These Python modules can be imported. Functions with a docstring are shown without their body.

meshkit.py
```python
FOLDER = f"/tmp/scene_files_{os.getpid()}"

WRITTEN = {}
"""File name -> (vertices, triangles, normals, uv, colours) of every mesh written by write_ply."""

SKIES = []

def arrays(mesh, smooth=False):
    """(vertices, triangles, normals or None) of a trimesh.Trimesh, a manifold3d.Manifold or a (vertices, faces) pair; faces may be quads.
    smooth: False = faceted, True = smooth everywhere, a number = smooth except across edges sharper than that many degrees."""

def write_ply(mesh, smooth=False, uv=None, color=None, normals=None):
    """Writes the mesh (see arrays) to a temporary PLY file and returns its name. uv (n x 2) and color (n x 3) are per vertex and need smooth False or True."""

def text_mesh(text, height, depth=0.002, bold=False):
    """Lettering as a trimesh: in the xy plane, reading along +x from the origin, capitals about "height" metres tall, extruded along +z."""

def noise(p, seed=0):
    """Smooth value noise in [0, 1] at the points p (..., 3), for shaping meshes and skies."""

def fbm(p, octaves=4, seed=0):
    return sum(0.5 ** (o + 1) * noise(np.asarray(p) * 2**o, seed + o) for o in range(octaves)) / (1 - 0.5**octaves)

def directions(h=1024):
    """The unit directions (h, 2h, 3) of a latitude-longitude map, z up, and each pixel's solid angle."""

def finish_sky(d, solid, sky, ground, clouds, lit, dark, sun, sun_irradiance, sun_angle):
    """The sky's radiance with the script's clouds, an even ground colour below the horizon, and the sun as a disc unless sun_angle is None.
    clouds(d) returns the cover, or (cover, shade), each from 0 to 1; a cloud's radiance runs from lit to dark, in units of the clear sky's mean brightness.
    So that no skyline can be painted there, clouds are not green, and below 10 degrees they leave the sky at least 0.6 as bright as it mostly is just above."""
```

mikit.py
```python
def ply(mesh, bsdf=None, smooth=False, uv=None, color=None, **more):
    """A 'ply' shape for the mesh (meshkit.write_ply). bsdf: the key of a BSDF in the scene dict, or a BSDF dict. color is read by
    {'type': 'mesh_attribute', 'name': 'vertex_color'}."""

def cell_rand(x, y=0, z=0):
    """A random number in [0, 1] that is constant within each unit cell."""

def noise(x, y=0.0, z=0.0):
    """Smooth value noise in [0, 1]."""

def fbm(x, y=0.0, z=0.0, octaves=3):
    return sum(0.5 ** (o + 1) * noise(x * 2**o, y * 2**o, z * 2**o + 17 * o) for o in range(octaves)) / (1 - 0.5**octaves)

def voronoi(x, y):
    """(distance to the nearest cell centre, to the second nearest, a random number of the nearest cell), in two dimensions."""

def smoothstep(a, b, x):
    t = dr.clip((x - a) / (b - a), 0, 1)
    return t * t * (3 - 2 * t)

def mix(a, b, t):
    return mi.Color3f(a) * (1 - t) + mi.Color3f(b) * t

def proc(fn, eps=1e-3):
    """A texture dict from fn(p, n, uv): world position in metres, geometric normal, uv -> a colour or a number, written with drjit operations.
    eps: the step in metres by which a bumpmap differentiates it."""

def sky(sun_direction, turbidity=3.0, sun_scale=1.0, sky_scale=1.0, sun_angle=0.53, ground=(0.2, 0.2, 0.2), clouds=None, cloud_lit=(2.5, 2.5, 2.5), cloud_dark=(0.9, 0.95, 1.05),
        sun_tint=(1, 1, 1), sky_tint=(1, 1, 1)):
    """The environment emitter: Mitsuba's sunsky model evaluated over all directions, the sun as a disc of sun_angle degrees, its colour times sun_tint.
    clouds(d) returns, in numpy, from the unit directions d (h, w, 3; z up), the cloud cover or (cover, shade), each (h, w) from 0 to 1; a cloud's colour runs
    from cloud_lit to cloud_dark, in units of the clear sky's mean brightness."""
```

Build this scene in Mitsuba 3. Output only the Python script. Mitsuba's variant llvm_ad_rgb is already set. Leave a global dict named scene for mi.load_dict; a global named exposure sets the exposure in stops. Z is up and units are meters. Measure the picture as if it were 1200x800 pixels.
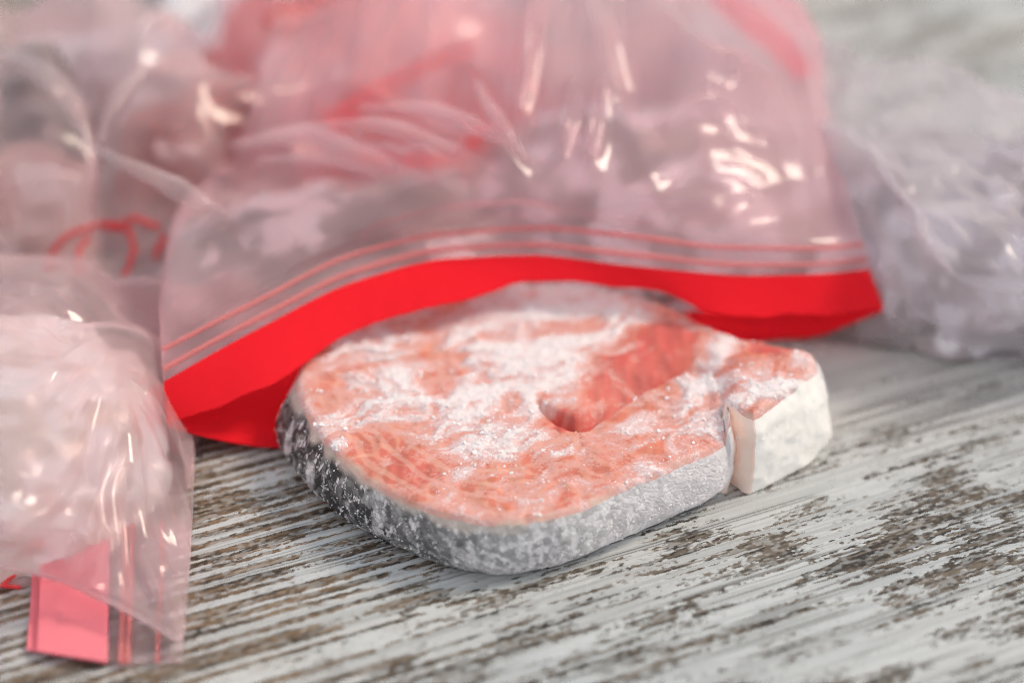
import math
import numpy as np, trimesh, drjit as dr, mitsuba as mi, mikit, meshkit
from scipy.interpolate import PchipInterpolator
from scipy.spatial import Delaunay, cKDTree
from scipy.ndimage import gaussian_filter, map_coordinates
from shapely.geometry import Polygon, Point, LineString
import shapely

T = mi.ScalarTransform4f
scene, labels = {}, {}

# ------------------------------------------------------------------ camera, light, exposure
PITCH, DIST, FOV = math.radians(32), 0.65, 24.5
CAM = np.array([0, -DIST * math.cos(PITCH), DIST * math.sin(PITCH)])
FWD = -CAM / np.linalg.norm(CAM)
RIGHT = np.array([1.0, 0, 0])
UP = np.cross(RIGHT, FWD)
TX = math.tan(math.radians(FOV / 2))
exposure = 2.28
scene['camera'] = {'type': 'thinlens', 'fov': FOV, 'fov_axis': 'x', 'aperture_radius': 0.0105, 'focus_distance': 0.572,
                   'near_clip': 0.01, 'far_clip': 60.0,
                   'to_world': T().look_at(origin=CAM.tolist(), target=[0, 0, 0], up=[0, 0, 1])}
scene['daylight'] = mikit.sky([0.80, 0.22, 0.85], turbidity=3, sun_scale=0.3, sun_angle=17, clouds=lambda d: 1.0,
                              cloud_lit=(1.55, 1.57, 1.62), ground=(0.35, 0.34, 0.33), sun_tint=(0.94, 0.98, 1.07))


def at(px, py, z):
    """Point at height z that is seen near (px, py) of the 1200 x 800 frame: used only to lay things out on the table."""
    d = FWD + RIGHT * (px - 600) / 600 * TX - UP * (py - 400) / 600 * TX
    return CAM + d * (z - CAM[2]) / d[2]


def ats(rows):
    return np.array([[at(*p) for p in r] for r in rows])


def unit(v):
    return v / np.maximum(np.linalg.norm(v, axis=-1, keepdims=True), 1e-12)


def fbm(p, s, o=3, seed=0):
    return meshkit.fbm(np.asarray(p) * s, o, seed)


# ------------------------------------------------------------------ materials
N, FBM, SS, MIX = mikit.noise, mikit.fbm, mikit.smoothstep, mikit.mix
CG, SG = math.cos(math.radians(26)), math.sin(math.radians(26))


def wood_fields(p):
    a = p.x * CG + p.y * SG
    b = -p.x * SG + p.y * CG
    b = b + 0.0014 * (N(a * 14, b * 26) - 0.5) + 0.0003 * (N(a * 90, b * 260) - 0.5)
    ridge = 0.6 * N(b * 520, a * 5) + 0.4 * (0.5 + 0.5 * dr.sin(b * 1700 + 7.0 * N(b * 60, a * 9, 44)))
    lines = N(b * 1500, a * 30, 2)
    speck = N(b * 2800, a * 1300, 3)
    wear = FBM(a * 58, b * 170, 5, octaves=4)
    big = FBM(a * 9 + 2.3, b * 13 + 0.7, 9, octaves=2)
    left = SS(0.02, -0.06, p.x)
    m = wear * 0.66 + big * 0.34 + 0.34 * (lines - 0.5) + 0.20 * (speck - 0.5) + 0.12 * (ridge - 0.5) + 0.22 * (N(b * 1100, a * 480, 6) - 0.5)
    bare = SS(0.565, 0.66, m + left * (0.38 * SS(0.66, 0.36, ridge) - 0.055))
    thin = SS(0.62, 0.85, N(b * 1900, a * 12, 21)) * SS(0.30, 0.6, N(a * 40, b * 200, 8))
    return a, b, ridge, lines, speck, bare, thin


def wood_color(p, n, uv):
    a, b, ridge, lines, speck, bare, thin = wood_fields(p)
    tint = N(a * 12, b * 30, 31)
    paint = MIX([0.535, 0.575, 0.595], [0.56, 0.55, 0.525], tint)
    paint = paint * (0.80 + 0.2 * SS(0.15, 0.6, lines)) * (0.90 + 0.10 * SS(0.25, 0.5, ridge)) * (0.93 + 0.07 * speck)
    brown = MIX([0.026, 0.023, 0.021], [0.165, 0.135, 0.105], SS(0.2, 0.8, 0.6 * N(b * 1500, a * 90, 77) + 0.4 * N(b * 2200, a * 900, 78)))
    brown = brown * MIX([1.0, 1.0, 1.0], [1.35, 1.12, 0.88], SS(0.02, -0.06, p.x))
    c = MIX(paint, brown, bare * (0.62 + 0.38 * SS(0.2, 0.6, N(b * 1400, a * 700, 55))))
    return MIX(c, [0.07, 0.062, 0.055], thin * 0.62)


def wood_bump(p, n, uv):
    a, b, ridge, lines, speck, bare, thin = wood_fields(p)
    return 0.55 * SS(0.2, 0.7, ridge) + 0.22 * lines + 0.15 * speck - 0.3 * bare - 0.4 * thin


scene['wood'] = {'type': 'twosided', 'b': {'type': 'bumpmap', 'arbitrary': mikit.proc(wood_bump, 2e-4), 'scale': 0.00055,
                 'b': {'type': 'principled', 'base_color': mikit.proc(wood_color), 'roughness': 0.6, 'specular': 0.35}}}


def frost_amount(x, y, nf):
    wx = x + 0.010 * (nf(x * 95, y * 95, 21.0, 2) - 0.5)
    wy = y + 0.010 * (nf(x * 95, y * 95, 33.0, 2) - 0.5)
    u, v = wx * 0.86 + wy * 0.51, -wx * 0.51 + wy * 0.86
    return 0.50 * nf(u * 60 + 3.1, v * 105 + 1.7, 2.0, 3) + 0.50 * nf(u * 170, v * 340, 4.0, 4)


def frost_field(p):
    """How much rime lies on the cut face."""
    return frost_amount(p.x, p.y, lambda x, y, w, o: FBM(x, y, w, octaves=o)), N(p.x * 2100, p.y * 2100, p.z * 2100)


def flesh_color(p, n, uv):
    f, fine = frost_field(p)
    # uv.x: millimetres from the rim, uv.y: frost bias laid out over the steak
    rim = uv.x
    wx, wy = p.x + 0.004 * (N(p.x * 150, p.y * 150, 4) - 0.5), p.y + 0.004 * (N(p.x * 150, p.y * 150, 14) - 0.5)
    d1, d2, r = mikit.voronoi((wx * 0.8 + wy * 0.6) * 150, (-wx * 0.6 + wy * 0.8) * 95)
    flesh = MIX([0.62, 0.20, 0.13], [0.56, 0.15, 0.11], N(p.x * 90, p.y * 90, 12))
    flesh = MIX(flesh, [0.58, 0.10, 0.09], SS(-0.12, -0.24, uv.y) * (0.5 + 0.5 * N(p.x * 420, p.y * 60, 2)))
    seam = SS(0.05, 0.30, d2 - d1 + 0.35 * (FBM(p.x * 330, p.y * 330, 5, octaves=3) - 0.5)) + SS(-0.12, -0.24, uv.y) + SS(0.01, 0.05, p.x)
    flesh = MIX([0.74, 0.40, 0.30], flesh, 0.5 + 0.5 * dr.clip(seam, 0, 1))
    flesh = flesh * (0.82 + 0.36 * N(p.x * 700, p.y * 160, 61))
    flesh = MIX([0.68, 0.52, 0.44], flesh, SS(0.2, 2.2, rim + 2.2 * (N(p.x * 200, p.y * 200, 9) - 0.5)))
    band = dr.sin(rim * 0.55 + 5.0 * FBM(p.x * 55, p.y * 55, 19, octaves=2))
    flesh = MIX(flesh, [0.74, 0.48, 0.38], 0.36 * SS(0.66, 0.98, band * band) * SS(0.03, 0.0, p.x))
    amount = f + uv.y + 0.16 * (fine - 0.5)
    c = MIX(flesh, [0.68, 0.36, 0.32], 0.9 * SS(0.28, 0.44, amount))
    c = MIX(c, [0.72, 0.53, 0.53], SS(0.44, 0.51, amount))
    return MIX(c, [0.80, 0.73, 0.74], SS(0.535, 0.595, amount + 0.10 * (N(p.x * 900, p.y * 900, 41) - 0.5)))


def flesh_bump(p, n, uv):
    f, fine = frost_field(p)
    return SS(0.44, 0.64, f + uv.y) * (0.6 + 0.5 * fine) + 0.3 * N(p.x * 900, p.y * 900, p.z * 900)


scene['flesh'] = {'type': 'twosided', 'b': {'type': 'bumpmap', 'arbitrary': mikit.proc(flesh_bump, 1.5e-4), 'scale': 0.0006,
                  'b': {'type': 'principled', 'base_color': mikit.proc(flesh_color), 'roughness': 0.5, 'specular': 0.4}}}


def scales(uv):
    s, t = uv.x, uv.y
    return mikit.voronoi((s + 0.018 * 0.5 * t) * 640 + 0.5 * N(s * 300, t * 6), (t - s * 12) * 9.5)


def skin_color(p, n, uv):
    # uv.x: metres along the rim, uv.y: 0 at the table to 1 at the cut face
    s, t = uv.x, uv.y
    d1, d2, r = scales(uv)
    mott = FBM(s * 260, t * 5, 4, octaves=3)
    dark = SS(0.092, 0.050, s + 0.022 * (N(s * 160, t * 3, 5) - 0.5))     # the dark back of the fish, fading to the silver belly
    silver = MIX([0.34, 0.34, 0.35], [0.72, 0.72, 0.75], SS(0.25, 0.7, 0.5 * r + 0.5 * mott))
    silver = MIX(silver, [0.74, 0.71, 0.74], 0.9 * SS(0.085, 0.14, s))
    black = MIX([0.030, 0.035, 0.040], [0.22, 0.23, 0.23], SS(0.45, 0.8, 0.6 * r + 0.4 * mott))
    c = MIX(silver, black, dark * SS(0.76, 0.55, FBM(s * 190, t * 2.0 - s * 60, 1, octaves=3)))
    c = c * (0.55 + 0.45 * SS(0.0, 0.22, d2 - d1 + 0.25 * SS(0.09, 0.14, s)))
    rime = SS(0.57, 0.72, FBM(s * 700 + 9, t * 7 - s * 60, 8, octaves=4) - 0.07 + 0.10 * SS(0.05, 0.13, s) + 0.10 * SS(0.16, 0.04, t) - 0.03 * SS(0.09, 0.14, s) + 0.24 * (N(s * 2600, t * 46, 3) - 0.5))
    c = MIX(c, [0.86, 0.85, 0.88], rime * 0.9)
    return MIX(c, [0.66, 0.56, 0.50], SS(0.86, 1.0, t + 0.16 * (N(s * 260, 3, 7) - 0.5)) * SS(0.13, 0.06, s) * 0.8)


def skin_bump(p, n, uv):
    d1, d2, r = scales(uv)
    return 0.5 * SS(0.0, 0.25, d2 - d1) + 0.7 * N(uv.x * 2200, uv.y * 38, 5) + 0.5 * FBM(uv.x * 500, uv.y * 9, 2)


scene['fish_skin'] = {'type': 'twosided', 'b': {'type': 'bumpmap', 'arbitrary': mikit.proc(skin_bump, 1.5e-4), 'scale': 0.00026,
                      'b': {'type': 'principled', 'base_color': mikit.proc(skin_color), 'roughness': 0.42, 'specular': 0.5}}}


def lining_color(p, n, uv):
    k = FBM(p.x * 300, p.y * 300, p.z * 300, octaves=3)
    return MIX([0.86, 0.85, 0.82], [0.93, 0.92, 0.90], k)


def rough_bump(p, n, uv):
    return FBM(p.x * 420, p.y * 420, p.z * 420, octaves=3)


scene['belly_white'] = {'type': 'twosided', 'b': {'type': 'bumpmap', 'arbitrary': mikit.proc(rough_bump, 2e-4), 'scale': 0.0005,
                        'b': {'type': 'principled', 'base_color': mikit.proc(lining_color), 'roughness': 0.45, 'specular': 0.4}}}
scene['raw_edge'] = {'type': 'twosided', 'b': {'type': 'bumpmap', 'arbitrary': mikit.proc(rough_bump, 2e-4), 'scale': 0.0003,
                     'b': {'type': 'principled', 'base_color': mikit.proc(lambda p, n, uv: MIX([0.84, 0.62, 0.53], [0.88, 0.77, 0.71], FBM(p.x * 200, p.y * 200, p.z * 90))), 'roughness': 0.45}}}
scene['rime'] = {'type': 'twosided', 'b': {'type': 'principled', 'base_color': {'type': 'rgb', 'value': [0.90, 0.88, 0.90]}, 'roughness': 0.4, 'specular': 0.5}}


def frozen(key, dark, light, rime, amount):
    """A frozen piece of fish: flesh or skin colour under rime."""
    def color(p, n, uv):
        c = MIX(dark, light, FBM(p.x * 70, p.y * 70, p.z * 70, octaves=3))
        return MIX(c, rime, SS(0.62 - amount, 0.78 - amount, FBM(p.x * 110 + 5, p.y * 110, p.z * 110, octaves=3)))
    scene[key] = {'type': 'twosided', 'b': {'type': 'principled', 'base_color': mikit.proc(color), 'roughness': 0.5, 'specular': 0.4}}


frozen('frozen_cream', [0.66, 0.54, 0.47], [0.84, 0.79, 0.75], [0.92, 0.91, 0.90], 0.17)
frozen('frozen_grey', [0.16, 0.13, 0.12], [0.50, 0.46, 0.47], [0.78, 0.76, 0.80], 0.16)
frozen('frozen_dark', [0.03, 0.03, 0.035], [0.10, 0.10, 0.11], [0.5, 0.5, 0.5], -0.02)
frozen('frozen_red', [0.18, 0.025, 0.02], [0.34, 0.05, 0.045], [0.7, 0.5, 0.48], -0.02)
frozen('frozen_pink', [0.62, 0.09, 0.09], [0.75, 0.28, 0.27], [0.85, 0.74, 0.75], 0.06)

frozen('frozen_white', [0.55, 0.52, 0.52], [0.78, 0.76, 0.78], [0.88, 0.87, 0.90], 0.16)
frozen('frozen_tan', [0.38, 0.20, 0.17], [0.66, 0.48, 0.43], [0.82, 0.74, 0.72], 0.12)
frozen('frozen_mauve', [0.14, 0.105, 0.10], [0.50, 0.44, 0.46], [0.74, 0.70, 0.74], 0.12)
frozen('frozen_mixed', [0.06, 0.07, 0.065], [0.60, 0.56, 0.54], [0.82, 0.80, 0.80], 0.10)


def film(key, tint, haze_tint, haze, gloss=0.08):
    """Thin polythene: clear tinted film, milky in blotches where rime clings to the inside."""
    def cover(p, n, uv):
        return dr.clip(haze * (0.35 + 1.3 * SS(0.25, 0.75, FBM(p.x * 50, p.y * 50, p.z * 50, octaves=3))), 0, 0.95)
    scene[key] = {'type': 'blendbsdf', 'weight': mikit.proc(cover),
                  'clear': {'type': 'principledthin', 'base_color': {'type': 'rgb', 'value': tint}, 'roughness': gloss, 'spec_trans': 0.92, 'diff_trans': 1.0, 'eta': 1.5},
                  'milky': {'type': 'principledthin', 'base_color': {'type': 'rgb', 'value': haze_tint}, 'roughness': gloss, 'spec_trans': 0.0, 'diff_trans': 0.75, 'eta': 1.5}}


film('film_pink', [0.99, 0.86, 0.88], [0.97, 0.63, 0.68], 0.26, 0.12)
film('film_left', [0.99, 0.92, 0.925], [0.98, 0.72, 0.76], 0.22, 0.09)
film('film_lilac', [0.98, 0.96, 0.985], [0.80, 0.75, 0.79], 0.40, 0.22)
film('film_back', [0.985, 0.88, 0.89], [0.97, 0.74, 0.76], 0.24, 0.12)
film('film_edge', [0.99, 0.93, 0.94], [0.96, 0.78, 0.80], 0.24, 0.08)

film('film_fold', [0.985, 0.86, 0.88], [0.95, 0.68, 0.72], 0.26, 0.09)


def plastic(key, col, trans=0.0):
    scene[key] = {'type': 'principledthin', 'base_color': {'type': 'rgb', 'value': col}, 'roughness': 0.2, 'spec_trans': 0.0, 'diff_trans': trans, 'eta': 1.5}


plastic('strip_red', [0.92, 0.022, 0.035], 0.3)
plastic('strip_pink', [0.97, 0.29, 0.35], 0.35)
plastic('zip_pink', [0.88, 0.36, 0.36], 0.8)
plastic('print_red', [0.80, 0.08, 0.09], 0.5)


# ------------------------------------------------------------------ helpers
def put(key, mesh, bsdf, smooth=True, uv=None):
    scene[key] = mikit.ply(mesh, bsdf, smooth=smooth, uv=uv)
    return key


def tag(key, label, category, group=None, kind=None):
    labels[key] = {'label': label, 'category': category}
    if group:
        labels[key]['group'] = group
    if kind:
        labels[key]['kind'] = kind


def quads(nv, nu):
    i = np.arange((nv - 1) * nu).reshape(nv - 1, nu)[:, :-1]
    return np.stack([i, i + 1, i + nu + 1, i + nu], -1).reshape(-1, 4)


def sheet(P):
    nv, nu = P.shape[:2]
    u = np.concatenate([[0], np.cumsum(np.linalg.norm(np.diff(P.mean(0), axis=0), axis=1))])
    v = np.concatenate([[0], np.cumsum(np.linalg.norm(np.diff(P.mean(1), axis=0), axis=1))])
    uv = np.stack(np.meshgrid(u, v), -1).reshape(-1, 2)
    return (P.reshape(-1, 3), quads(nv, nu)), uv


def up(C, nv, nu):
    """A smooth net of nv x nu points through the control points C (rows, columns, 3)."""
    def along(A, n):
        s = np.concatenate([[0], np.cumsum(np.linalg.norm(np.diff(A, axis=0), axis=-1).mean(-1))])
        return PchipInterpolator(s, A, axis=0)(np.linspace(0, s[-1], n))
    A = along(C, nv)
    return along(A.swapaxes(0, 1), nu).swapaxes(0, 1)


def relax(P, slack, pin, H=None, iters=150, seed=0, amp=0.0012, wave=60, bend=0.12, g=1.2e-6, floor=0.0012, folds=None, ridges=()):
    """Film that has a little more stuff than room: it buckles into creases and lies on what is below it. slack: rest length over present length."""
    P = P.copy()
    nv, nu = P.shape[:2]
    W = np.where(pin, 0.0, 1.0)[..., None]
    sl = slack if np.ndim(slack) else np.full((nv, nu), slack)

    def pairs(di, dj):
        out = []
        oi, oj = abs(di), dj
        par = 2 * max(abs(di), abs(dj))
        ax = 0 if di else 1
        step = max(abs(di), abs(dj))
        for k in range(2):
            ii, jj = np.meshgrid(np.arange(nv), np.arange(nu), indexing='ij')
            ok = (ii + di < nv) & (ii + di >= 0) & (jj + dj < nu)
            sel = ok & ((((ii if di else jj) // step) % 2) == k)
            a = (ii * nu + jj)[sel]
            out.append((a, a + di * nu + dj))
        return out
    Q = P.reshape(-1, 3)
    w = W.reshape(-1)
    s = sl.reshape(-1)
    nrm = np.cross(np.gradient(P, axis=1), np.gradient(P, axis=0))
    nrm = unit(nrm) * np.sign(unit(nrm)[..., 2:3] + 1e-9)
    bump = (fbm(P, wave, 3, seed) - 0.5) * 2
    if folds is not None:                                               # long creases across the sheet: (amplitude, rows, columns) in cycles
        for am, fv, fu, sk in folds:
            J, I = np.meshgrid(np.linspace(0, 1, nu), np.linspace(0, 1, nv))
            q = np.stack([J * fu + sk * I * fu, I * fv, 0 * I + 0.37], -1)
            bump = bump + (1 - 2.6 * np.abs(meshkit.fbm(q, 2, seed + 5) - 0.5) * 2) * am / amp
    for pts, wd, ht in ridges:                                          # single long creases: a line on the plan, half width, height
        pts = curve(pts, 80)
        dd, ii = cKDTree(pts[:, :2]).query(Q[:, :2])
        Q[:, 2] += w * ht * np.exp(-np.abs(dd / wd) ** 1.4) * np.sin(np.pi * np.clip(0.06 + 0.88 * ii / 79.0, 0, 1)) ** 0.6
    bump = bump * np.clip((sl - 1) / 0.010, 0, 1)
    Q += (nrm * (bump * amp)[..., None] * W).reshape(-1, 3)
    cons = []
    for (di, dj), k in (((0, 1), 1.0), ((1, 0), 1.0), ((1, 1), 0.5), ((-1, 1), 0.5), ((0, 2), bend), ((2, 0), bend), ((0, 4), bend * 0.5), ((4, 0), bend * 0.5)):
        for a, b in pairs(di, dj):
            keep = (w[a] + w[b]) > 0
            a, b = a[keep], b[keep]
            L = np.linalg.norm(Q[b] - Q[a], axis=1) * np.where((w[a] * w[b]) > 0, 0.5 * (s[a] + s[b]), 1.0)
            t = w[a] + w[b]
            cons.append((a, b, L, (k * w[a] / t)[:, None], (k * w[b] / t)[:, None]))
    old = Q.copy()
    for it in range(iters):
        vel = (Q - old) * 0.92
        old = Q.copy()
        Q += vel * w[:, None]
        Q[:, 2] -= g * w
        for a, b, L, ka, kb in cons:
            d = Q[b] - Q[a]
            l = np.sqrt((d * d).sum(1))
            d *= ((l - L) / np.maximum(l, 1e-9))[:, None]
            Q[a] += ka * d
            Q[b] -= kb * d
        low = np.full(len(Q), floor) if H is None else np.maximum(H(Q[:, 0], Q[:, 1]), floor)
        Q[:, 2] = np.where(w > 0, np.maximum(Q[:, 2], low), Q[:, 2])
    return Q.reshape(nv, nu, 3)


def tube(path, r, n=8):
    path = np.asarray(path, float)
    r = np.broadcast_to(r, len(path))
    t = unit(np.gradient(path, axis=0))
    a = unit(np.cross(t, [0.1, 0.2, 1.0]))
    b = np.cross(t, a)
    th = np.arange(n + 1) * 2 * np.pi / n
    P = path[:, None] + r[:, None, None] * (np.cos(th)[None, :, None] * a[:, None] + np.sin(th)[None, :, None] * b[:, None])
    return (P.reshape(-1, 3), quads(len(path), n + 1))


def curve(pts, n=60):
    pts = np.asarray(pts, float)
    s = np.concatenate([[0], np.cumsum(np.linalg.norm(np.diff(pts, axis=0), axis=1))])
    return PchipInterpolator(s, pts)(np.linspace(0, s[-1], n))


def solid(P, th=0.0004):
    """A closed thin slab from the net P."""
    nv, nu = P.shape[:2]
    n = unit(np.cross(np.gradient(P, axis=1), np.gradient(P, axis=0)))
    A, B = (P + n * th / 2).reshape(-1, 3), (P - n * th / 2).reshape(-1, 3)
    q = quads(nv, nu)
    m = nv * nu
    idx = np.arange(m).reshape(nv, nu)
    ring = np.concatenate([idx[0, :-1], idx[:-1, -1], idx[-1, :0:-1], idx[:0:-1, 0]])
    nx = np.roll(ring, -1)
    side = np.stack([ring, ring + m, nx + m, nx], -1)
    return (np.vstack([A, B]), np.vstack([q, q[:, ::-1] + m, side]))


class Lump:
    """A frozen piece: a rounded block lying at (x, y), with its top height h; its own mesh and the height it gives to what is draped over it."""
    def __init__(self, c, rx, ry, h, rot=0.0, p=2.6, z0=0.0, rough=0.002, seed=0, wave=70):
        self.c, self.rx, self.ry, self.h, self.rot, self.p, self.z0 = np.asarray(c, float)[:2], rx, ry, h, math.radians(rot), p, z0
        self.rough, self.seed, self.wave = rough, seed, wave

    def top(self, x, y):
        cx, sx = math.cos(self.rot), math.sin(self.rot)
        u = ((x - self.c[0]) * cx + (y - self.c[1]) * sx) / self.rx
        v = (-(x - self.c[0]) * sx + (y - self.c[1]) * cx) / self.ry
        r = np.abs(u) ** self.p + np.abs(v) ** self.p
        z = self.z0 + (self.h - self.z0) * np.maximum(1 - r, 0) ** (1 / 2.2)
        return np.where(r < 1, z + 0.0015, 0.0)

    def mesh(self):
        m = trimesh.creation.icosphere(subdivisions=5)
        v = np.array(m.vertices)
        k = (np.abs(v[:, 0]) ** self.p + np.abs(v[:, 1]) ** self.p + np.abs(v[:, 2]) ** 2.2)
        v = v / (k ** (1 / self.p))[:, None]
        v = v * [self.rx, self.ry, 1]
        v[:, 2] = np.where(v[:, 2] > 0, self.z0 + v[:, 2] * (self.h - self.z0), self.z0 + v[:, 2] * min(self.z0 - 0.0006, self.h * 0.5) if self.z0 > 0.001 else 0.0006)
        cx, sx = math.cos(self.rot), math.sin(self.rot)
        v = np.stack([v[:, 0] * cx - v[:, 1] * sx + self.c[0], v[:, 0] * sx + v[:, 1] * cx + self.c[1], v[:, 2]], -1)
        n = unit(v - [self.c[0], self.c[1], self.z0])
        d = fbm(v, self.wave, 4, self.seed) - 0.62
        v = v + n * (d * 2 * self.rough)[:, None]
        v[:, 2] = np.maximum(v[:, 2], 0.0006)
        return (v, np.array(m.faces))


def over(lumps):
    return lambda x, y: np.max([l.top(x, y) for l in lumps], axis=0) if lumps else 0 * x


def on_sheet(P, pts2, lift=0.0004):
    """Points of the sheet P nearest to plan points, lifted a hair."""
    Q = P.reshape(-1, 3)
    d, i = cKDTree(Q[:, :2]).query(np.asarray(pts2)[:, :2], k=4)
    w = 1 / (d + 1e-5)
    w /= w.sum(1, keepdims=True)
    z = (Q[i][:, :, 2] * w).sum(1)
    return np.column_stack([np.asarray(pts2)[:, :2], z + lift])


def on_film(P, px):
    """Points on the upper side of the film P for print that is laid out on the frame."""
    Q = P.reshape(-1, 3)
    n = unit(np.cross(np.gradient(P, axis=1), np.gradient(P, axis=0))).reshape(-1, 3)
    n *= np.sign(n[:, 2:] + 1e-9)
    r = Q - CAM
    w = r @ FWD
    q = np.column_stack([600 + 600 * (r @ RIGHT) / w / TX, 400 - 600 * (r @ UP) / w / TX])
    d, i = cKDTree(q).query(px, k=6)
    k = np.take_along_axis(i, np.argmin(w[i], axis=1)[:, None], 1)[:, 0]
    out = Q[k] + n[k] * 0.0005
    return gaussian_filter(out, (2.0, 0), mode='nearest')


def gather(path, r, flat=0.7, n=14):
    """A fold of film standing up from the sheet: an arched strip along the path, of half width r."""
    path = curve(path, 60)
    r = np.interp(np.linspace(0, 1, 60), np.linspace(0, 1, len(r)), r)
    t = unit(np.gradient(path, axis=0))
    a = unit(np.cross(t, [0, 0, 1.0]))
    b = np.cross(a, t)
    th = np.linspace(-0.15, np.pi + 0.15, n)
    w = 1 + 0.35 * (fbm(path, 120, 3, 5) - 0.5)
    P = path[:, None] + (r * w)[:, None, None] * (np.cos(th)[None, :, None] * a[:, None] + flat * np.sin(th)[None, :, None] * b[:, None])
    return P + (0.0012 * (fbm(P, 260, 3, 6) - 0.5))[..., None] * np.array([0.3, 0.3, 1.0])


# ------------------------------------------------------------------ the tabletop
tm = trimesh.creation.box([1.9, 2.0, 0.03])
tm.apply_translation([0, 0.45, -0.015])
g = np.stack(np.meshgrid(np.linspace(-0.95, 0.95, 40), np.linspace(-0.55, 1.45, 40)), -1)
top = np.concatenate([g, np.zeros(g.shape[:2] + (1,))], -1)
m, uv = sheet(top)
put('tabletop', m, 'wood', smooth=False, uv=uv)
under = solid(top[::13, ::13] - [0, 0, 0.017], 0.026)
put('tabletop__underside', under, 'wood', smooth=False)
tag('tabletop', 'distressed wooden table with worn whitewash and brown grain', 'table', kind='structure')

# ------------------------------------------------------------------ the salmon steak
TH = 0.018
rim_px = [(347, 448), (354, 475), (371, 505), (400, 536), (440, 566), (490, 591), (540, 606), (590, 611), (640, 604), (690, 589), (740, 568), (790, 546),
          (830, 527), (856, 510)]
notch_px = [(852, 492), (847, 482)]
lobe_px = [(848, 474), (883, 492), (925, 464), (958, 437), (954, 413), (934, 396), (900, 387), (860, 380)]
back_px = [(780, 354), (700, 336), (620, 328), (530, 330), (430, 358), (368, 405)]
rim = np.array([at(x, y, TH)[:2] for x, y in rim_px])
notch = np.array([at(x, y, TH)[:2] for x, y in notch_px])
lobe = np.array([at(x, y, TH + 0.0035)[:2] for x, y in lobe_px])
back = np.array([at(x, y, TH)[:2] for x, y in back_px])


def open_curve(pts, n):
    return curve(pts, n)


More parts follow.
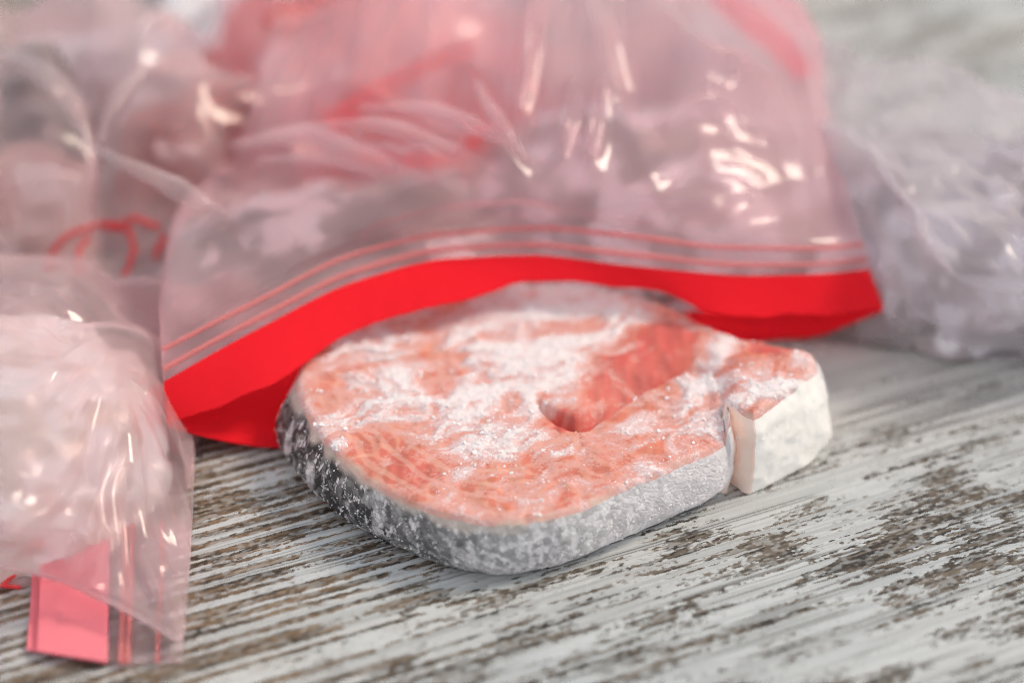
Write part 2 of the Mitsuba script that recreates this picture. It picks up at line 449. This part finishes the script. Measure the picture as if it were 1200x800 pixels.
outline = np.vstack([open_curve(rim, 260), open_curve(np.vstack([rim[-1], notch, lobe[0]]), 24)[1:-1], open_curve(lobe[:2], 16)[:-1], open_curve(lobe[1:4], 60)[:-1], open_curve(np.vstack([lobe[3:], back, rim[:1]]), 400)[:-1]])
outline = outline + 0.0011 * (np.stack([fbm(np.column_stack([outline, np.zeros(len(outline))]), 130, 3, 30 + k) for k in (0, 1)], -1) - 0.5)
poly = Polygon(outline)
ringl = np.array(poly.exterior.segmentize(0.0006).coords)[:-1]
slit = np.array([at(x, y, TH)[:2] for x, y in [(628, 468), (650, 492), (678, 503), (704, 490), (760, 454), (808, 437), (836, 446), (847, 478)]])
slit = curve(slit, 160)
slit_t = cKDTree(slit)
slit_dir = unit(np.gradient(slit, axis=0))
ring_t = cKDTree(ringl)
lobe_end = lobe[1:4].mean(0)


BIAS = [(560, 520, .012, .07), (640, 555, .016, .04), (430, 470, .010, .07), (500, 400, .015, .08), (620, 400, .019, .09), (560, 460, .014, .045), (690, 375, .012, .05), (770, 405, .015, -.12),
        (720, 440, .012, -.14), (800, 390, .010, -.10), (640, 430, .008, .06), (455, 520, .010, -.10), (405, 455, .007, -.12), (480, 560, .008, -.10), (700, 530, .010, -.05), (770, 500, .012, -.06),
        (800, 465, .010, .08), (830, 440, .010, .14), (868, 468, .006, .16), (905, 415, .0070, -.34), (530, 545, .008, -.08), (560, 590, .010, -.05), (660, 492, .004, -.4), (850, 400, .010, .05)]


def top_height(xy):
    """(height of the cut face, distance from the rim, frost bias) at plan points."""
    d, _ = ring_t.query(xy)
    ds, i = slit_t.query(xy)
    rel = xy - slit[i]
    side = slit_dir[i, 0] * rel[:, 1] - slit_dir[i, 1] * rel[:, 0]       # > 0 behind the slit
    f = i / (len(slit) - 1.0)
    p3 = np.column_stack([xy, np.zeros(len(xy))])
    z = TH + 0.0012 * (fbm(p3, 45, 3, 4) - 0.5) + 0.0011 * (fbm(p3, 180, 3, 5) - 0.5)
    # the far flap leans down into the belly cavity
    wd = np.interp(f, [0, 0.15, 0.5, 0.85, 1], [0.0025, 0.006, 0.014, 0.009, 0.003])
    dp = np.interp(f, [0, 0.12, 0.3, 0.7, 0.9, 1], [0.001, 0.013, 0.0115, 0.0075, 0.0015, 0.002])
    z -= np.where(side > 0, dp * np.maximum(1 - ds / wd, 0) ** 1.4, np.minimum(dp, 0.002) * np.maximum(1 - ds / 0.0016, 0) ** 2)
    # rime stands up from the cut face where the face is white with it
    def nz(x, y, w):
        return meshkit.noise(np.stack([x + 1e6, y + 1e6, np.full(len(x), w + 1e6)], -1))

    def nf(x, y, w, o):
        return sum(0.5 ** (k + 1) * nz(x * 2**k, y * 2**k, w + 17 * k if k else w) for k in range(o)) / (1 - 0.5**o)
    bias = np.full(len(xy), -0.055)
    for (px, py, s, b) in BIAS:
        c = at(px, py, TH)[:2]
        bias += b * np.exp(-(np.linalg.norm((xy - c) * [1, 0.75], axis=1) / s) ** 2)
    bias -= np.where(side > 0, 0.13 * np.exp(-(ds / (1.3 * wd)) ** 2) * np.interp(f, [0, 0.1, 0.75, 0.9], [0.3, 1, 1, 0]), 0)
    X, Y = xy.T
    amt = frost_amount(X, Y, nf) + bias
    rime = np.clip((amt - 0.44) / 0.16, 0, 1)
    z += 0.0007 * rime * (0.55 + 0.9 * fbm(np.column_stack([xy, 0 * X]), 900, 2, 8))
    # rounded shoulder along the rim
    r = 0.0022
    q = np.clip(r - d, 0, r)
    z -= r - np.sqrt(r * r - q * q * 0.96)
    # the end of the far flap stands a little higher
    k = np.clip((0.030 - np.linalg.norm(xy - lobe_end, axis=1)) / 0.013, 0, 1)
    e = np.clip((np.where(side > 0, ds, -ds) + 0.004) / 0.008, 0, 1)
    z += 0.0052 * k * k * (3 - 2 * k) * e * e * (3 - 2 * e)
    return z, d, bias, amt


minx, miny, maxx, maxy = poly.bounds
step = 0.00055
gx, gy = np.meshgrid(np.arange(minx, maxx, step), np.arange(miny, maxy, step))
rng = np.random.default_rng(3)
gp = np.stack([gx.ravel(), gy.ravel()], -1) + rng.uniform(-0.12, 0.12, (gx.size, 2)) * step
gp = gp[shapely.contains_xy(poly.buffer(-0.0004), gp[:, 0], gp[:, 1])]
allp = np.vstack([ringl, gp])
tri = Delaunay(allp).simplices
cen = allp[tri].mean(1)
tri = tri[shapely.contains_xy(poly, cen[:, 0], cen[:, 1])]
a_, b_, c_ = (allp[tri[:, k]] for k in range(3))
tri = np.where(((b_ - a_)[:, 0] * (c_ - a_)[:, 1] - (b_ - a_)[:, 1] * (c_ - a_)[:, 0] > 0)[:, None], tri, tri[:, ::-1])
z, d, bias, amt = top_height(allp)
tv = np.column_stack([allp, z])
rime_np = fbm(tv + [0.05, 0.03, 0], 62, 3, 9)
put('salmon_steak__flesh', (tv, tri), 'flesh', uv=np.column_stack([d * 1000, bias]))

# walls: rings from the rim down to the table
nr = len(ringl)
arc = np.concatenate([[0], np.cumsum(np.linalg.norm(np.diff(ringl, axis=0), axis=1))])
tng = np.roll(ringl, -1, axis=0) - np.roll(ringl, 1, axis=0)
tng = unit(gaussian_filter(tng, (4, 0), mode='wrap'))
nout = np.column_stack([tng[:, 1], -tng[:, 0]])
i_notch = np.argmin(np.linalg.norm(ringl - rim[-1], axis=1))
i_l0, i_l1, i_l3 = (np.argmin(np.linalg.norm(ringl - lobe[k], axis=1)) for k in (0, 1, 3))
LEV = 26
tt = np.linspace(1, 0, LEV)                                             # 1 at the cut face, 0 at the table
tot = arc[-1]
out_amt = np.interp(np.arange(nr), [0, i_notch * 0.18, i_notch * 0.40, i_notch * 0.62, i_notch, i_l1, i_l3, nr - 60, nr], [0.006, 0.003, -0.0005, -0.001, 0.0, 0.0012, 0.0045, 0.002, 0.006])
bul = np.interp(np.arange(nr), [0, i_notch, i_notch + 5, nr], [0.0016, 0.0012, 0.0003, 0.001])
tuck = np.where((np.arange(nr) > i_notch) & (np.arange(nr) < i_l3 + 20), 0.0, 0.0022)
lobe_w = np.interp(np.arange(nr), [i_notch, i_notch + 6, i_l3 + 10, i_l3 + 50], [0, 1, 1, 0])
rings = []
for t in tt:
    o = out_amt * (1 - t) ** 1.0 + bul * (4 * t * (1 - t)) - tuck * max(0, 0.22 - t) / 0.22
    w3 = np.column_stack([ringl + nout * o[:, None], z[:nr] * t + 0.0003])
    w3[:, :2] += nout * (0.0011 * (fbm(w3, 260, 4, 11) - 0.5) * min(1, (1 - t) * 6))[:, None]
    w3[:, :2] += nout * (lobe_w * ((0.0026 * (fbm(w3, 100, 3, 17) - 0.5) + 0.0007 * (fbm(w3, 420, 2, 18) - 0.5)) * min(1, 0.25 + (1 - t) * 4) + 0.0012 * (4 * t * (1 - t))))[:, None]
    rings.append(w3)
Wl = np.array(rings)


def wall(key, i0, i1, bsdf):
    P = Wl[:, i0:i1 + 1] if i1 < nr else np.concatenate([Wl[:, i0:], Wl[:, :1]], axis=1)
    s = np.append(arc, tot)[i0:i0 + P.shape[1]]
    uv = np.stack(np.meshgrid(s, tt), -1).reshape(-1, 2)
    put(key, (P.reshape(-1, 3), quads(*P.shape[:2])[:, ::-1]), bsdf, uv=uv)


wall('salmon_steak__skin', 0, i_notch, 'fish_skin')
wall('salmon_steak__flap_edge', i_notch, i_l1, 'raw_edge')
wall('salmon_steak__belly_lining', i_l1, i_l3, 'belly_white')
wall('salmon_steak__skin_001', i_l3, nr, 'fish_skin')
put('salmon_steak__underside', trimesh.Trimesh(*(lambda p: (np.column_stack([p[0], np.full(len(p[0]), 0.0004)]), p[1]))(trimesh.creation.triangulate_polygon(Polygon(Wl[-1][::4, :2]).buffer(-0.0003), engine='earcut')), process=False), 'raw_edge', smooth=False)

# grains of rime: little chips of ice on the face and the walls
rng = np.random.default_rng(12)
chip = trimesh.creation.icosphere(subdivisions=0)


def chips(points, normals, size):
    n = len(points)
    v = np.array(chip.vertices)[None] * (0.6 + 0.8 * rng.random((n, 12, 1))) * size[:, None, None] * (0.7 + 0.6 * rng.random((n, 1, 3)))
    v = v + (points + normals * size[:, None] * 0.3)[:, None]
    f = np.array(chip.faces)[None] + (np.arange(n) * 12)[:, None, None]
    return (v.reshape(-1, 3), f.reshape(-1, 3))


nt = len(gp)
prob = np.clip((amt[nr:] - 0.40) * 5, 0.02, 1)
pick = rng.random(nt) < prob * 0.16
pts = tv[nr:][pick]
sz = 0.00014 + 0.00042 * rng.random(len(pts)) ** 3
ww = Wl[2:-1, :i_l3].reshape(-1, 3)
wn = np.repeat(np.column_stack([nout, np.zeros(nr)])[None, :i_l3], LEV - 3, 0).reshape(-1, 3)
wp = rng.random(len(ww)) < 0.05
cv, cf = chips(np.vstack([pts, ww[wp]]), np.vstack([np.tile([0, 0, 1.0], (len(pts), 1)), wn[wp]]), np.concatenate([sz, 0.0001 + 0.0002 * rng.random(wp.sum()) ** 2]))
put('salmon_steak__frost_grains', (cv, cf), 'rime', smooth=False)
tag('salmon_steak', 'frosted raw salmon steak with dark silvery skin, half out of the open bag', 'salmon steak')
labels['salmon_steak__frost_grains'] = {'kind': 'stuff', 'label': 'white grains of frost on the salmon'}
labels['salmon_steak__skin'] = {'label': 'silvery skin turning dark at the left'}
labels['salmon_steak__belly_lining'] = {'label': 'white cut end of the curled flap'}


def steak_top(x, y):
    xy = np.column_stack([x, y])
    inside = shapely.contains_xy(poly.buffer(0.004), x, y)
    return np.where(inside, TH + 0.002, 0.0)


# ------------------------------------------------------------------ frozen pieces inside the bags
def piece(key, lump, bsdf, label, category='frozen fish', group=None):
    put(key, lump.mesh(), bsdf)
    tag(key, label, category, group)
    return lump


in_mid = [piece('frozen_fish', Lump(at(400, 270, .02), .052, .028, .033, 12, seed=2, rough=.005, wave=80), 'frozen_mixed', 'blurred whitish frosted fish piece inside the open red-edged bag, behind the steak'),
          piece('frozen_fish_001', Lump(at(760, 210, .02), .060, .045, .036, -8, seed=3, rough=.005, wave=80), 'frozen_grey', 'hazy grey fish piece under the right half of the open bag')]
in_left = [piece('frozen_fish_002', Lump(at(-25, 480, .02), .047, .047, .038, 10, seed=4, p=2.2, rough=.007, wave=80), 'frozen_cream', 'cream frosted fish piece filling the bag at the left edge of the table')]
in_right = [piece('frozen_fish_003', Lump(at(1170, 250, .02), .060, .049, .037, -10, seed=5, p=2.8, rough=.009, wave=75), 'frozen_mauve', 'grey frosted fish piece in the bag on the right')]
in_back = [piece('frozen_fish_004', Lump(at(45, 125, .03), .014, .018, .050, 20, seed=6, rough=.009, wave=55, p=2.2), 'frozen_dark', 'nearly black fish piece in the bag at the upper left'),
           piece('frozen_fish_005', Lump(at(225, 165, .03), .028, .028, .046, 10, seed=7, rough=.009, wave=55, p=2.2), 'frozen_red', 'dark reddish brown fish piece in the hollow of the bags at upper left'),
           piece('frozen_fish_006', Lump(at(30, 215, .02), .026, .022, .034, 0, seed=8, rough=.009, wave=55, p=2.2), 'frozen_tan', 'beige fish piece above the left bag, below the black piece'),
           piece('frozen_fish_007', Lump(at(130, 85, .03), .034, .024, .046, 0, seed=9, rough=.009, wave=55, p=2.2), 'frozen_white', 'pale grey fish piece far back at the upper left')]
in_rear = [piece('frozen_fish_008', Lump(at(480, 130, .03), .045, .035, .040, 25, seed=10, rough=.009, wave=55, p=2.2), 'frozen_pink', 'pink fish piece in the rear bag behind the open bag'),
           piece('frozen_fish_009', Lump(at(420, 20, .04), .06, .04, .055, 0, seed=11, rough=.009, wave=55, p=2.2), 'frozen_pink', 'pale pink fish piece at the top of the picture')]

# ------------------------------------------------------------------ the open bag
A = ats([
    [(195, 498, .010), (300, 458, .0175), (423, 385, .023), (540, 353, .0255), (623, 332, .0265), (743, 337, .026), (847, 367, .0225), (933, 368, .019), (1035, 363, .014)],
    [(192, 447, .020), (300, 387, .026), (423, 328, .030), (533, 303, .031), (620, 299, .032), (743, 312, .0315), (847, 322, .030), (933, 322, .028), (1018, 315, .024)],
    [(190, 408, .026), (300, 352, .031), (420, 295, .035), (530, 272, .036), (620, 266, .037), (740, 275, .0375), (845, 288, .037), (930, 290, .035), (1010, 285, .031)],
    [(189, 350, .030), (300, 300, .037), (420, 262, .043), (530, 240, .045), (620, 232, .046), (740, 225, .048), (850, 215, .047), (920, 205, .044), (990, 215, .036)],
    [(200, 290, .030), (290, 250, .040), (410, 228, .047), (520, 212, .050), (620, 195, .052), (730, 170, .055), (830, 150, .055), (900, 130, .052), (965, 118, .042)],
    [(260, 215, .026), (330, 205, .030), (430, 190, .038), (530, 170, .045), (620, 140, .056), (720, 110, .060), (810, 90, .060), (880, 70, .056), (950, 60, .045)],
    [(300, 110, .050), (370, 100, .050), (450, 90, .055), (540, 70, .060), (630, 50, .066), (720, 30, .070), (790, 15, .068), (840, 0, .062), (900, -10, .050)],
    [(320, 20, .050), (400, 10, .055), (480, 0, .060), (560, -20, .065), (640, -40, .070), (720, -60, .070), (780, -70, .065), (820, -80, .060), (860, -80, .050)]])
strip = up(A[:2], 9, 160)
strip[:-2] += (np.array([0, .3, 1]) * .0034)[None, None] * (fbm(strip * [1, 0.4, 0.4], 75, 3, 77) - 0.5)[:-2, :, None] * np.linspace(1, 0.2, 7)[:, None, None]
zipz = up(A[1:3], 13, 160)
body = up(A[1:], 150, 160)
nz = np.argmin(np.linalg.norm(body[:, 80] - A[2, 4], axis=1))
pin = np.zeros(body.shape[:2], bool)
pin[:nz] = True
pin[:, [0, -1]] = True
slack = np.interp(np.arange(150), [0, nz, nz + 20, 90, 149], [1, 1.0, 1.004, 1.014, 1.014])[:, None] * np.ones((1, 160))
A_ridges = [([at(x, y, zz) for x, y, zz in l], wd, ht) for l, wd, ht in [
    ([(285, 150, .04), (350, 165, .04), (430, 190, .042), (520, 216, .046)], .0045, .009), ([(400, 130, .045), (470, 142, .048), (540, 172, .05), (592, 196, .052)], .004, .009),
    ([(632, -20, .066), (620, 50, .064), (609, 135, .056)], .0032, .010), ([(705, 100, .060), (688, 190, .053)], .003, .007), ([(672, 110, .058), (655, 185, .052)], .003, .006),
    ([(780, 50, .064), (830, 78, .062), (885, 80, .058)], .004, .007), ([(770, 150, .056), (850, 120, .058)], .003, .005)]]
bodyr = relax(body, slack, pin, over(in_mid + in_rear), iters=110, seed=31, amp=.0006, wave=60, folds=[(.0050, 1.2, 9, 0.10), (.0010, 2.0, 24, -0.1)], ridges=A_ridges)
for k, (l, r) in enumerate([
        ([(272, 172, .041), (340, 160, .044), (430, 188, .046), (515, 216, .046)], [.0015, .0050, .0046, .0008]), ([(372, 148, .048), (450, 150, .051), (525, 176, .052), (592, 200, .050)], [.001, .0038, .0034, .0008]),
        ([(300, 188, .042), (370, 190, .044), (450, 208, .046)], [.0008, .0032, .0008]), ([(420, 128, .052), (490, 128, .054), (560, 150, .056), (615, 188, .054)], [.0008, .0028, .0028, .0008]), ([(560, 95, .060), (590, 150, .058), (620, 192, .052)], [.0008, .0024, .0008]),
        ([(634, -25, .071), (622, 50, .068), (610, 128, .060)], [.0038, .0034, .001]), ([(708, 95, .066), (694, 188, .056)], [.0015, .0022, .0015]), ([(680, 105, .064), (662, 186, .056)], [.001, .0026, .001])]):
    m, uv = sheet(gather([at(*p) for p in l], r))
    put('freezer_bag__fold' + (f'_{k:03d}' if k else ''), m, 'film_fold', uv=uv)
put('freezer_bag__zip_strip', solid(strip, .0005), 'strip_red', smooth=35)
m, uv = sheet(bodyr)
put('freezer_bag__front_panel', m, 'film_pink', uv=uv)
for k, (j, r) in enumerate(((4, .0007), (11, .0006))):
    put('freezer_bag__zip_ridge' + ('_001' if k else ''), tube(zipz[j] + [0, 0, .0004], r, 8), 'zip_pink')
lo = ats([
    [(195, 499, .0095), (345, 523, .0012), (640, 470, .0012), (935, 396, .0012), (1034, 364, .0135)],
    [(192, 447, .0125), (345, 425, .0030), (640, 410, .0012), (925, 340, .0030), (1015, 318, .0130)]])
low = up(lo, 7, 120)
lopan = up(np.array([lo[1], ats([[(190, 300, .004), (345, 330, .001), (640, 280, .001), (905, 210, .001), (985, 200, .003)]])[0], ats([[(250, 120, .004), (400, 120, .001), (640, 100, .001), (860, 70, .001), (960, 60, .003)]])[0]]), 50, 120)
put('freezer_bag__zip_strip_001', solid(low, .0005), 'strip_red', smooth=35)
m, uv = sheet(lopan)
put('freezer_bag__back_panel', m, 'film_pink', uv=uv)
seamR = bodyr[:, -1]
seamL = bodyr[:90, 0]
put('freezer_bag__side_seam', tube(seamR, .0004, 6), 'film_edge')
put('freezer_bag__side_seam_001', tube(seamL, .0003, 6), 'film_pink')
tag('freezer_bag', 'open clear freezer bag with a bright red zip edge arching over the salmon steak', 'freezer bag', 'freezer bags')

# ------------------------------------------------------------------ the left bag
Lc = ats([
    [(-230, 290, .010), (0, 300, .022), (110, 318, .018), (180, 345, .006), (214, 352, .003)],
    [(-230, 400, .030), (0, 380, .041), (90, 395, .034), (175, 440, .012), (225, 450, .003)],
    [(-230, 520, .030), (0, 520, .042), (90, 520, .034), (165, 530, .014), (226, 540, .003)],
    [(-230, 610, .025), (0, 615, .032), (80, 620, .025), (150, 632, .014), (222, 640, .004)],
    [(-230, 650, .016), (0, 664, .013), (60, 676, .011), (130, 706, .009), (213, 752, .006)]])
Lb = up(Lc, 150, 150)
pin = np.zeros((150, 150), bool)
pin[-1] = True
pin[:, -1] = True
pin[:, 0] = True
pin[0] = True
JJ, II = np.meshgrid(np.linspace(0, 1, 150), np.linspace(0, 1, 150))
Ls = 1.012 + 0.06 * np.exp(-(((JJ - 0.80) / 0.16) ** 2 + ((II - 0.84) / 0.16) ** 2))
Lr = relax(Lb, Ls, pin, over(in_left), iters=110, seed=41, amp=.0006, wave=90, folds=[(.0022, 5, 6, 0.5), (.0012, 14, 12, -0.6)])
m, uv = sheet(Lr)
put('freezer_bag_001__front_panel', m, 'film_left', uv=uv)
un = ats([[(-220, 700, .0015), (0, 690, .0015), (60, 640, .0015), (130, 640, .0015), (222, 600, .0015)],
          [(-220, 720, .0015), (0, 710, .0015), (55, 690, .0018), (130, 700, .0018), (217, 690, .0018)]])
fl = ats([[(128, 600, .002), (175, 600, .002), (222, 610, .003)], [(128, 690, .002), (172, 690, .0025), (217, 690, .004)], [(126, 774, .0012), (170, 776, .0012), (213, 776, .0014)]])
m, uv = sheet(up(fl, 40, 30))
put('freezer_bag_001__folded_end', m, 'film_left', uv=uv)
bk = ats([[(-230, 290, .0008), (0, 300, .0008), (214, 353, .0008)], [(-230, 560, .0008), (0, 570, .0008), (224, 560, .0008)], [(-230, 690, .0008), (0, 690, .0008), (130, 640, .0008)]])
m, uv = sheet(up(bk, 30, 30))
put('freezer_bag_001__back_panel', m, 'film_left', uv=uv)
put('freezer_bag_001__zip_strip', solid(up(ats([[(48, 630, .0036), (90, 630, .0036), (129, 630, .0032)], [(47, 690, .0034), (90, 692, .0034), (128, 694, .003)], [(43, 762, .0026), (85, 769, .0026), (126, 775, .0022)]]), 14, 14), .0005), 'strip_pink', smooth=35)
put('freezer_bag_001__zip_strip_001', solid(up(ats([[(38, 640, .0012), (90, 645, .0012), (129, 650, .0012)], [(36, 700, .0012), (90, 700, .0012), (128, 700, .0012)], [(31, 761, .0012), (85, 770, .0012), (126, 777, .0012)]]), 14, 14), .0005), 'strip_pink', smooth=35)
for k, x in enumerate((143, 151, 186)):
    put('freezer_bag_001__zip_ridge' + ('' if k == 0 else f'_{k:03d}'), tube(curve([at(x + 4, 610, .003), at(x + 2, 690, .003), at(x - 2, 776, .002)]), .0006 if k < 2 else .0004, 8), 'zip_pink')
put('freezer_bag_001__side_seam', tube(Lr[:, -1], .0004, 6), 'film_edge')
put('freezer_bag_001__side_seam_001', tube(Lr[-1], .0006, 8), 'film_edge')
zl = np.array([at(x, y, .0016) for x, y in [(-2, 669), (20, 671), (2, 686), (24, 688)]])
put('freezer_bag_001__printed_letter', tube(np.vstack([np.linspace(zl[k], zl[k + 1], 12) for k in range(3)]), .0005, 6), 'print_red')
tag('freezer_bag_001', 'closed freezer bag at the left edge, pink zip end folded under its front corner', 'freezer bag', 'freezer bags')

# ------------------------------------------------------------------ the right bag
Rc = ats([
    [(830, 0, .020), (930, 30, .030), (1010, 70, .035), (1100, 82, .040), (1200, 112, .040), (1400, 160, .02)],
    [(800, 120, .020), (960, 130, .036), (1050, 150, .042), (1130, 160, .044), (1220, 190, .044), (1400, 220, .02)],
    [(930, 260, .010), (985, 235, .030), (1050, 240, .041), (1130, 250, .042), (1220, 260, .042), (1400, 300, .02)],
    [(1000, 362, .003), (1032, 346, .011), (1078, 330, .026), (1140, 330, .032), (1230, 335, .032), (1400, 370, .015)],
    [(1000, 396, .0015), (1036, 399, .003), (1080, 403, .003), (1140, 409, .004), (1230, 414, .003), (1400, 420, .002)]])
Rb = up(Rc, 140, 150)
pin = np.zeros((140, 150), bool)
pin[0] = pin[-1] = True
pin[:, [0, -1]] = True
Rr = relax(Rb, 1.012, pin, over(in_right), iters=110, seed=51, amp=.0016, wave=110, folds=[(.0020, 9, 9, 0.6), (.0016, 22, 20, -0.5)])
m, uv = sheet(Rr)
put('freezer_bag_002__front_panel', m, 'film_lilac', uv=uv)
m, uv = sheet(up(np.array([Rc[0], Rc[-1]]) * [1, 1, 0] + [0, 0, .0008], 20, 40))
put('freezer_bag_002__back_panel', m, 'film_lilac', uv=uv)
put('freezer_bag_002__zip_strip', solid(up(ats([[(825, 0, .045), (862, 30, .047), (900, 62, .046), (938, 96, .042)], [(850, -12, .045), (890, 10, .047), (925, 42, .046), (952, 82, .042)]]), 5, 30), .0005), 'strip_pink', smooth=35)
tag('freezer_bag_002', 'crinkled grey lilac freezer bag of frozen fish lying on the right', 'freezer bag', 'freezer bags')

# ------------------------------------------------------------------ the bags behind
def drape(key, x0, x1, y0, y1, lumps, bsdf, seed, n=(120, 140), slack=1.012, skew=0.0, amp=.002, wave=70, edge=0.004):
    X, Y = np.meshgrid(np.linspace(x0, x1, n[1]), np.linspace(y0, y1, n[0]))
    X = X + skew * (Y - y0)
    H = over(lumps)
    gxx = gaussian_filter(np.maximum(H(X.ravel(), Y.ravel()).reshape(X.shape), edge), 5)
    P = np.stack([X, Y, gxx + .003], -1)
    pin = np.zeros(n, bool)
    pin[[0, -1]] = True
    pin[:, [0, -1]] = True
    R = relax(P, slack, pin, H, iters=110, seed=seed, amp=amp * .5, wave=wave, folds=[(amp * 2, 4, 4, 0.7), (amp * .8, 9, 9, -0.5)])
    m, uv = sheet(R)
    put(key, m, bsdf, uv=uv)
    return R


B = drape('freezer_bag_003__front_panel', -.22, -.055, -.005, .185, in_back, 'film_back', 61, amp=.0050, slack=1.03)
for k, (l, r) in enumerate([([(-6, 66, .050), (45, 82, .055), (82, 118, .053), (100, 168, .046)], [.002, .0034, .0036, .0015]),
                            ([(96, 166, .047), (130, 186, .047), (190, 212, .046), (236, 237, .044), (264, 250, .038)], [.001, .0020, .0028, .0040, .001]),
                            ([(172, 82, .056), (142, 108, .054), (118, 165, .047)], [.001, .0026, .001])]):
    m, uv = sheet(gather([at(*p) for p in l], r))
    put('freezer_bag_003__fold' + (f'_{k:03d}' if k else ''), m, 'film_edge', uv=uv)
strokes = [[(55, 318), (70, 290), (95, 270), (130, 262), (185, 264)], [(96, 318), (92, 295), (105, 275)], [(140, 322), (155, 300), (150, 275), (120, 266)], [(185, 300), (188, 270)]]
n = 0
for st in strokes:
    pts = on_film(B, curve([(x, y, 0) for x, y in st], 40)[:, :2])
    put('freezer_bag_003__printed_stroke' + (f'_{n:03d}' if n else ''), tube(pts, .0006, 6), 'print_red')
    n += 1
tag('freezer_bag_003', 'crumpled clear freezer bag with red print behind the left bag', 'freezer bag', 'freezer bags')
C = drape('freezer_bag_004__front_panel', -.09, .10, .07, .32, in_rear, 'film_pink', 71)
rs = up(ats([[(385, 165, .040), (450, 118, .046), (500, 88, .050), (560, 66, .052)], [(380, 135, .044), (445, 92, .050), (495, 68, .054), (552, 46, .056)]]), 5, 40)
put('freezer_bag_004__zip_strip', solid(rs, .0005), 'strip_red', smooth=35)
rs = up(ats([[(420, 188, .036), (490, 196, .040), (540, 190, .044), (575, 150, .050)], [(415, 172, .036), (490, 182, .040), (530, 178, .044), (560, 140, .050)]]), 5, 40)
put('freezer_bag_004__zip_strip_001', solid(rs, .0005), 'strip_red', smooth=35)
pts = on_sheet(C, curve([at(550 + 22 * math.cos(a), 130 + 24 * math.sin(a), .04) for a in np.linspace(0, 6.0, 14)], 60), .0012)
put('freezer_bag_004__printed_stroke', tube(pts, .0016, 6), 'print_red')
tag('freezer_bag_004', 'rear freezer bag with a red zip strip behind the open bag', 'freezer bag', 'freezer bags')

in_far = [piece('frozen_fish_010', Lump(at(330, 30, .03), .06, .035, .050, 10, seed=14, rough=.009, wave=55, p=2.2), 'frozen_white', 'whitish frosted fish piece in the farthest bag at the top edge')]
drape('freezer_bag_005__front_panel', -.14, .0, .16, .32, in_far, 'film_lilac', 81, amp=.004, wave=60)
tag('freezer_bag_005', 'pale glossy freezer bag farthest back at the top edge', 'freezer bag', 'freezer bags')
